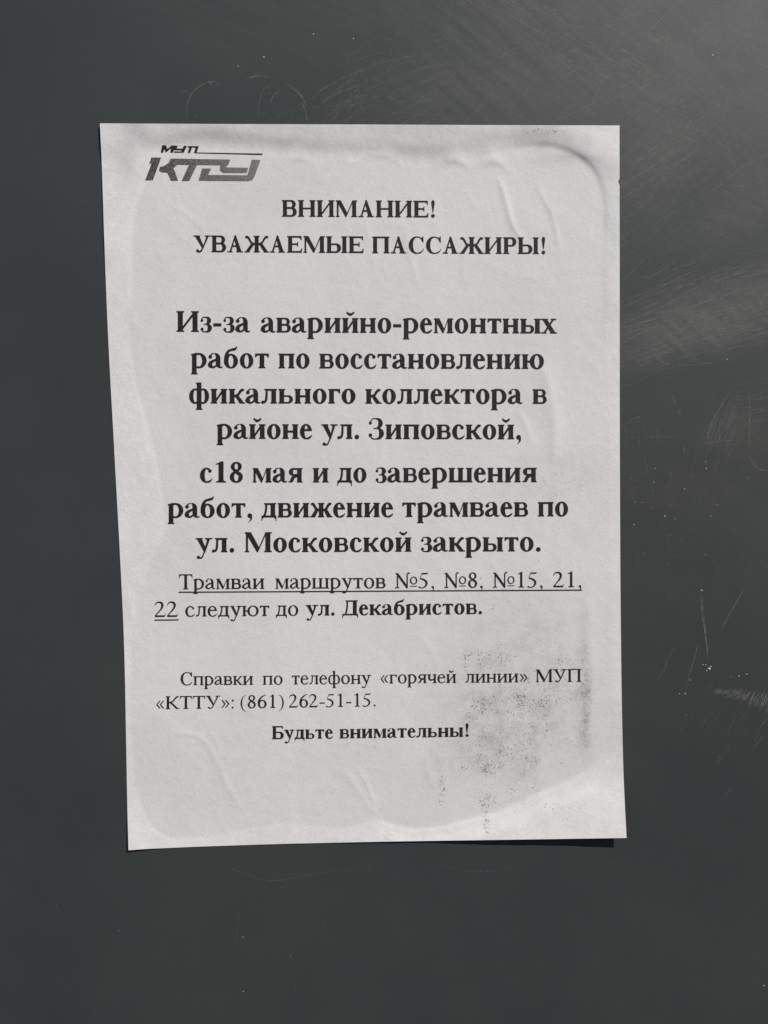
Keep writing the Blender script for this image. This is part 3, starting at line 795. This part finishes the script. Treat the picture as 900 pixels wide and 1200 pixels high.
    if u == 'Т':
        p.stem(adv / 2, 0, H, S, bot='b', top=None, e=e * 1.15); p.rect(.025, H - h * .95, adv - .025, H)
        bl = H * .26
        p.poly((.025, H), (.070, H), (.060, H - h * 1.2), (.040, H - bl), (.018, H - bl)); p.poly((adv - .025, H), (adv - .070, H), (adv - .060, H - h * 1.2), (adv - .040, H - bl), (adv - .018, H - bl))
        p.poly((.06, H - h * .8), (.14, H - h * .8), (.08, H - h * 1.25), (.045, H - h * 2.2)); p.poly((adv - .06, H - h * .8), (adv - .14, H - h * .8), (adv - .08, H - h * 1.25), (adv - .045, H - h * 2.2)); return p.P, adv
    if u == 'Г':
        p.stem(x1, top='l'); p.rect(x1, H - h * .95, adv - .02, H); bl = H * .30
        p.poly((adv - .02, H), (adv - .075, H), (adv - .062, H - h * 1.3), (adv - .042, H - bl), (adv - .016, H - bl)); p.poly((adv - .06, H - h * .8), (adv - .15, H - h * .8), (adv - .09, H - h * 1.25), (adv - .05, H - h * 2.2)); return p.P, adv
    if u == 'Р' or ch == 'Р':
        p.stem(x1, top='l'); bowl_right(x1, H * .44, H, adv - .035); return p.P, adv
    if u == 'В':
        p.stem(x1, bot='l', top='l'); m = H * .525
        bowl_right(x1, m - h * .45, H, adv - (.070 if not lower else .052)); bowl_right(x1, 0, m + h * .45, adv - (.030 if not lower else .020)); return p.P, adv
    if ch == 'Б':
        p.stem(x1, bot='l', top='l'); bowl_right(x1, 0, H * .57, adv - .030); p.rect(x1, H - h, adv - .08, H)
        p.poly((adv - .08, H), (adv - .12, H), (adv - .11, H - .06), (adv - .085, H * .76), (adv - .062, H * .76)); p.poly((adv - .11, H - h * .8), (adv - .19, H - h * .8), (adv - .13, H - h * 1.25), (adv - .09, H - h * 2.3)); return p.P, adv
    if u in ('Ь', 'Ы'):
        wd = adv if u == 'Ь' else adv - 2 * (S / 2 + e) - (.02 if lower else .03)
        p.stem(x1, bot='l', top='b'); bowl_right(x1, 0, H * .57, wd - .025 if u == 'Ь' else wd)
        if u == 'Ы': p.stem(x2)
        return p.P, adv
    if ch == 'Е':
        p.stem(x1, bot='l', top='l'); xr = adv - .05
        p.rect(x1, H - h, xr, H); p.rect(x1, 0, xr + .01, h); p.rect(x1, H * .51 - h / 2, adv - .20, H * .51 + h / 2)
        p.poly((xr, H), (xr - .045, H), (xr - .030, H - .06), (xr - .006, H * .76), (xr + .014, H * .76)); p.poly((xr - .03, H - h * .8), (xr - .13, H - h * .8), (xr - .06, H - h * 1.3), (xr - .01, H - h * 2.6))
        p.poly((xr + .01, 0), (xr - .04, 0), (xr - .02, .07), (xr + .016, .18), (xr + .036, .18)); p.poly((xr - .03, h * .8), (xr - .13, h * .8), (xr - .05, h * 1.4), (xr + .005, h * 2.8))
        c = adv - .20; p.poly((c - .01, H * .51 - .10), (c + .012, H * .51 - .10), (c + .012, H * .51 + .10), (c - .01, H * .51 + .10), (c - .045, H * .51 + h * .4), (c - .045, H * .51 - h * .4)); return p.P, adv
    if u == 'К':
        p.stem(x1); Kside(x1 + S / 2 - .01, 1, adv - .008); return p.P, adv
    if u == 'Ж':
        p.stem(adv / 2); Kside(adv / 2 + S / 2 - .01, 1, adv - .012); Kside(adv / 2 - S / 2 + .01, -1, .012); return p.P, adv
    if u == 'М':
        w = h * 1.05; a_ = .030 + e + w / 2; b_ = x2; mid = (a_ + b_) / 2 - S * .02
        p.stem(a_, 0, H, w, bot='b', top='l', e=e * .95); p.stem(b_, 0, H, S, top='r')
        p.poly((a_ - w / 2, H), (a_ + S * .98 - w / 2, H), (mid + S * .42, H * .22), (mid + .02, 0), (mid - .012, 0), (a_ - w / 2, H * .93))
        p.poly((b_ - S / 2 + .004, H), (b_ + .01, H), (b_ - S / 2 + .004, H * .82), (mid + .024, 0), (mid - .006, 0), (mid + .01, H * .10)); return p.P, adv
    if u == 'А':
        ax = adv * .485; w = S * 1.12
        p.poly((ax - .045, H + .012), (ax + .025, H + .012), (adv - .07 - S * .20, 0), (adv - .07 - S * .20 - w, 0), (ax - .05, H * .83))
        p.poly((ax - .03, H + .0), (ax + .0, H * .90), (.10 + h * 1.2, 0), (.10, 0))
        p.rect(adv * .26, H * .32, adv * .68, H * .32 + h); p.serif(.10, .10 + h, 0, 1, .075, .075); p.serif(adv - .07 - S * .2 - w, adv - .07 - S * .2, 0, 1, .055, .045); return p.P, adv
    if u == 'Л':
        p.stem(x2, top='r'); xl = sb + (.155 if bold else .145) + (.03 if not lower else 0)
        p.rect(xl - .02, H - h * .95, x2, H); p.serif(xl - .015, xl + .02, H, -1, .050, 0)
        p.stroke([(xl + .010, H - .01, h), (xl + .006, H * .55, h * 1.05), (xl - .012, H * .24, h * 1.15), (xl - .055, .045, h * 1.2)]); p.ball(.065, .042 if bold else .035, .054 if bold else .040); return p.P, adv
    if u == 'Д':
        xr = adv - e - S / 2 - .03; p.stem(xr, 0, H, S, bot=None, top='r'); xl = adv * .30 if lower else adv * .30
        p.rect(xl - .03, H - h * .95, xr, H); p.serif(xl - .01, xl + .02, H, -1, .045, 0)
        p.stroke([(xl + .02, H - .01, h), (xl + .012, H * .55, h * 1.05), (xl - .02, H * .25, h * 1.1), (xl - .07, .02, h * 1.1)])
        d_ = -.115 if lower else -.13
        p.rect(.03, 0, adv - .02, h); p.poly((.025, h), (.075, h), (.060, -.01), (.040, d_), (.018, d_)); p.poly((adv - .025, h), (adv - .075, h), (adv - .060, -.01), (adv - .040, d_), (adv - .018, d_))
        p.poly((.05, h * .2), (.13, h * .2), (.07, -.03), (.045, -.06)); p.poly((adv - .05, h * .2), (adv - .13, h * .2), (adv - .07, -.03), (adv - .045, -.06)); return p.P, adv
    if u == 'З':
        k = H / .473; X = adv
        p.ball(.075, H * .78, .045 if lower else .052)
        p.stroke([(.062, H * .80, .04), (X * .26, H * .975, .036), (X * .47, H - .002, .036), (X * .68, H * .93, S * .62), (X * .745, H * .76, S * .9), (X * .66, H * .59, S * .6), (X * .46, H * .525, .034), (X * .34, H * .52, .034)])
        p.stroke([(X * .36, H * .52, .034), (X * .58, H * .515, .036), (X * .76, H * .41, S * .75), (X * .80, H * .24, S * .98), (X * .70, H * .07, S * .62), (X * .48, .004, .040), (X * .26, .020, .040), (.060, H * .16, .04)])
        p.ball(.078, H * .19, .050 if lower else .060); return p.P, adv
    if u == 'Ю':
        p.stem(x1); rr = (adv - (x1 + S / 2)) / 2 - .05; c0 = adv - .025 - rr
        p.rect(x1, H * .5 - h / 2, c0 - rr + S * .5, H * .5 + h / 2); p.arc(c0, H / 2, rr, H / 2 + .013, S * 1.0, .032); return p.P, adv
    if u == 'Я':
        p.stem(x2, bot='r', top='r'); ry = H * .27; cy = H - ry; xl = .052; rx = ry * 1.05
        p.rect(xl + rx, H - h * .9, x2, H); p.rect(xl + rx, H - 2 * ry, x2, H - 2 * ry + h * .9); p.arc(xl + rx, cy, rx, ry, S * .95, h * .9, 90, 270)
        p.stroke([(x2 - S * .5, H * .47, S * .55), (adv * .38, H * .36, S * .72), (adv * .27, H * .12, S * .72), (adv * .17, .028, .046), (.03, .02, .026)]) if bold else p.stroke([(x2 - S * .5, H * .47, S * .55), (adv * .38, H * .36, S * .8), (adv * .26, H * .12, S * .8), (adv * .16, .022, .04), (.02, .015, .022)])
        return p.P, adv
    raise ValueError(ch)

CELL = 0.055          # em: the union is cut on a grid this fine so that print can follow the wrinkles
def union(polys, cell, pad=1.0):
    vs, fs, es = [], [], []
    for poly in polys:
        a = sum(poly[i][0] * poly[(i + 1) % len(poly)][1] - poly[(i + 1) % len(poly)][0] * poly[i][1] for i in range(len(poly)))
        if abs(a) < 1e-7: continue
        if a < 0: poly = poly[::-1]
        b = len(vs); vs += [Vector(q_) for q_ in poly]; fs.append(list(range(b, b + len(poly))))
    A = np.array([tuple(v) for v in vs]); (xa, ya), (xb, yb) = A.min(0), A.max(0)
    k = math.floor(xa / cell)
    while k * cell < xb + cell:
        es.append((len(vs), len(vs) + 1)); vs += [Vector((k * cell + .00013, ya - cell)), Vector((k * cell + .00013, yb + cell))]; k += 1
    k = math.floor(ya / cell)
    while k * cell < yb + cell:
        es.append((len(vs), len(vs) + 1)); vs += [Vector((xa - cell, k * cell + .00017)), Vector((xb + cell, k * cell + .00017))]; k += 1
    ov, oe, of, _, _, orf = delaunay_2d_cdt(vs, es, fs, 0, 1e-6, True)
    keep = [f for f, s_ in zip(of, orf) if len(s_)]
    used = sorted({i for f in keep for i in f}); mp = {i: j for j, i in enumerate(used)}
    return np.array([tuple(ov[i]) for i in used]), [tuple(mp[i] for i in f) for f in keep]
GC = {}
def glyph(ch, bold):
    if (ch, bold) not in GC:
        P, adv = glyph_polys(ch, bold)
        v, f = union(P, CELL)
        GC[(ch, bold)] = (v, f, adv)
    return GC[(ch, bold)]

class Print:
    def __init__(s): s.uv, s.f = [], []
    def add(s, uv, faces):
        b = sum(len(a) for a in s.uv); s.uv.append(np.asarray(uv)); s.f += [tuple(b + i for i in f) for f in faces]
    def word(s, text, u0, u1, v0, v1, em, bold):
        """a word whose ink spans u0..u1 on a baseline from (u0, v0) to (u1, v1)"""
        x = 0.0; lay = []
        for ch in text:
            v, f, adv = glyph(ch, bold); lay.append((x, v, f)); x += adv
        lo = lay[0][0] + lay[0][1][:, 0].min(); hi = lay[-1][0] + lay[-1][1][:, 0].max()
        k = (u1 - u0) / (hi - lo)
        for (x, v, f) in lay:
            uu = u0 + (x + v[:, 0] - lo) * k
            vv = v0 + (v1 - v0) * (uu - u0) / (u1 - u0) - v[:, 1] * em
            s.add(np.c_[uu, vv], f)
    def build(s, name, mat, label=None, lift=0.00007, parent=None):
        uv = np.concatenate(s.uv)
        co, _, _ = place(uv[:, 0], uv[:, 1], lift)
        me = bpy.data.meshes.new(name)
        me.from_pydata([tuple(c) for c in co], [], [f[::-1] for f in s.f]); me.update()
        me.polygons.foreach_set('use_smooth', [True] * len(me.polygons))
        # faces must look at the camera side
        if len(me.polygons) and sum(p_.normal.y * p_.area for p_ in me.polygons) > 0: me.flip_normals()
        return part(name, me, mat, label, parent)

B, N_ = True, False
LINES = [
    ('heading_line', 'bold heading reading ВНИМАНИЕ!', 29.6, [('ВНИМАНИЕ!', 330.4, 509.6, 253.9, 254.9, B)]),
    ('heading_line', 'bold heading reading УВАЖАЕМЫЕ ПАССАЖИРЫ!', 29.6, [('УВАЖАЕМЫЕ', 226.6, 426.4, 295.4, 296.6, B), ('ПАССАЖИРЫ!', 436, 639, 296.8, 297.8, B)]),
    ('text_line', 'large bold line reading Из-за аварийно-ремонтных', 36.8, [('Из-за', 206.8, 293.5, 388.8, 389.4, B), ('аварийно-ремонтных', 305.5, 652.7, 389.6, 390.9, B)]),
    ('text_line', 'large bold line reading работ по восстановлению', 36.6, [('работ', 223.9, 315.3, 431.2, 431.5, B), ('по', 326.5, 362.8, 431.6, 431.7, B), ('восстановлению', 374.3, 637.5, 431.8, 432.4, B)]),
    ('text_line', 'large bold line reading фикального коллектора в', 36.5, [('фикального', 221.7, 416.7, 472.8, 473.0, B), ('коллектора', 428.3, 612.7, 473.1, 473.3, B), ('в', 624.1, 640.7, 473.3, 473.3, B)]),
    ('text_line', 'large bold line reading районе ул. Зиповской,', 36.4, [('районе', 254, 366, 514.2, 514.3, B), ('ул.', 376.7, 421, 514.3, 514.4, B), ('Зиповской,', 432, 610.5, 514.5, 514.8, B)]),
    ('text_line', 'large bold line reading с18 мая и до завершения', 36.0, [('с18', 234.4, 284.7, 565.4, 565.4, B), ('мая', 296.1, 354.7, 565.4, 565.4, B), ('и', 366.7, 385, 565.4, 565.4, B), ('до', 395.3, 429.6, 565.3, 565.3, B), ('завершения', 440.2, 629, 565.3, 565.1, B)]),
    ('text_line', 'large bold line reading работ, движение трамваев по', 35.8, [('работ,', 196.7, 295.6, 606.7, 606.5, B), ('движение', 306.4, 461, 606.4, 605.9, B), ('трамваев', 471.4, 619, 605.8, 605.3, B), ('по', 630.4, 665.8, 605.2, 605.0, B)]),
    ('text_line', 'large bold line reading ул. Московской закрыто.', 35.5, [('ул.', 229.2, 274.7, 647.2, 647.1, B), ('Московской', 286.7, 482.2, 647.1, 646.5, B), ('закрыто.', 493.3, 633.7, 646.4, 646.1, B)]),
    ('text_line', 'thin underlined line reading Трамваи маршрутов №5, №8, №15, 21,', 26.7, [('Трамваи', 209.7, 310, 690.6, 690.0, N_), ('маршрутов', 322.8, 451.9, 689.9, 689.3, N_), ('№5,', 463, 508.6, 689.2, 688.9, N_), ('№8,', 520.6, 565.6, 688.9, 688.6, N_), ('№15,', 577.6, 635.8, 688.6, 688.3, N_), ('21,', 648.4, 681.1, 688.2, 688.0, N_)]),
    ('text_line', 'mixed thin and bold line reading 22 следуют до ул. Декабристов.', 26.6, [('22', 181.4, 208.9, 723.0, 722.8, N_), ('следуют', 217.2, 315.6, 722.6, 721.8, N_), ('до', 323.3, 349.7, 721.7, 721.5, N_), ('ул.', 358.3, 392.2, 721.4, 721.2, B), ('Декабристов.', 401.1, 565, 721.1, 719.6, B)]),
    ('text_line', 'thin line reading Справки по телефону «горячей линии» МУП', 22.8, [('Справки', 211.7, 296.7, 802.9, 802.4, N_), ('по', 308, 331.3, 802.3, 802.2, N_), ('телефону', 342, 435.3, 802.0, 801.2, N_), ('«горячей', 446.2, 534.7, 801.0, 800.2, N_), ('линии»', 545.4, 618, 800.1, 799.5, N_), ('МУП', 628, 681.1, 799.4, 798.9, N_)]),
    ('text_line', 'thin line reading «КТТУ»: (861) 262-51-15.', 22.8, [('«КТТУ»:', 183.3, 274, 831, 830, N_), ('(861)', 282, 332.7, 830, 829.3, N_), ('262-51-15.', 339, 440.3, 829.2, 827.6, N_)]),
    ('text_line', 'small bold closing line reading Будьте внимательны!', 23.2, [('Будьте', 318.7, 390.3, 866.2, 865.4, B), ('внимательны!', 398, 549.2, 865.3, 863.2, B)]),
]
def bar(u0, v0, u1, v1, t):
    n = max(2, int((u1 - u0) / 2.0)); uv, f = [], []
    for i in range(n + 1):
        q_ = i / n; u_ = u0 + (u1 - u0) * q_; v_ = v0 + (v1 - v0) * q_; uv += [(u_, v_ - t / 2), (u_, v_ + t / 2)]
    for i in range(n): f.append((2 * i, 2 * i + 1, 2 * i + 3, 2 * i + 2))
    return uv, f
built = []
for (nm, lab, em, words) in LINES:
    pr = Print()
    for wd in words: pr.word(wd[0], wd[1], wd[2], wd[3], wd[4], em, wd[5])
    built.append(pr.build(nm, M_TONER, lab))
for (host, u0, v0, u1, v1) in ((9, 209.4, 693.9, 682.0, 691.4), (10, 181.2, 726.6, 209.2, 726.3)):
    pr = Print(); pr.add(*bar(u0, v0, u1, v1, 1.35)); pr.build('underline', M_TONER, None, 0.00010, built[host])

# ------------------------------------------------------------------ the printed logo
def lg(*pts): return [(110 + x / 4.286, -(135 + y / 4.286)) for x, y in pts]
big = [lg((289, 213), (338, 213), (297, 327), (258, 327), (290, 242), (278, 242), (284, 228)),
       lg((386, 218), (686, 223), (674, 252), (372, 248)), lg((372, 248), (384, 222), (440, 232), (404, 262), (380, 262)),
       lg((332, 260), (352, 256), (376, 240), (410, 250), (400, 272), (412, 290), (340, 287), (327, 278)),
       lg((368, 286), (402, 272), (424, 329), (388, 329)), lg((478, 250), (518, 251), (480, 330), (441, 330)),
       lg((645, 222), (686, 223), (664, 262), (776, 264), (768, 290), (650, 290), (634, 278), (633, 262)),
       lg((544, 268), (590, 268), (574, 300), (776, 302), (766, 331), (526, 329)),
       lg((794, 223), (837, 225), (806, 312), (796, 325), (780, 331), (740, 331), (772, 300))]
small_ = [lg((344, 151), (362, 151), (360, 156), (348, 188), (336, 188)), lg((348, 151), (362, 151), (372, 176), (362, 188)), lg((362, 188), (358, 178), (392, 152), (404, 152)), lg((390, 152), (410, 153), (398, 188), (384, 188)),
          lg((408, 153), (422, 153), (416, 168), (448, 168), (444, 176), (402, 176)), lg((452, 154), (468, 154), (452, 188), (436, 188)), lg((404, 182), (448, 182), (446, 188), (402, 188)),
          lg((474, 155), (528, 156), (524, 163), (470, 162)), lg((482, 160), (494, 160), (484, 189), (471, 189)), lg((512, 160), (526, 160), (516, 189), (503, 189)),
          ]
rule = [lg((505, 187), (848, 193), (846, 200), (503, 191))]
for (nm, polys, lab, mt) in (('logo_mark', big, 'large slanted grey letters КТТУ of the logo', M_LOGO), ('logo_caption', small_, 'small slanted letters МУП above the logo', M_TONER), ('logo_rule', rule, 'thin ruled line beside the logo caption', M_TONER)):
    v, f = union(polys, 2.3)
    pr = Print(); pr.add(np.c_[v[:, 0], -v[:, 1]], f); pr.build(nm, mt, lab)

bpy.context.view_layer.update()
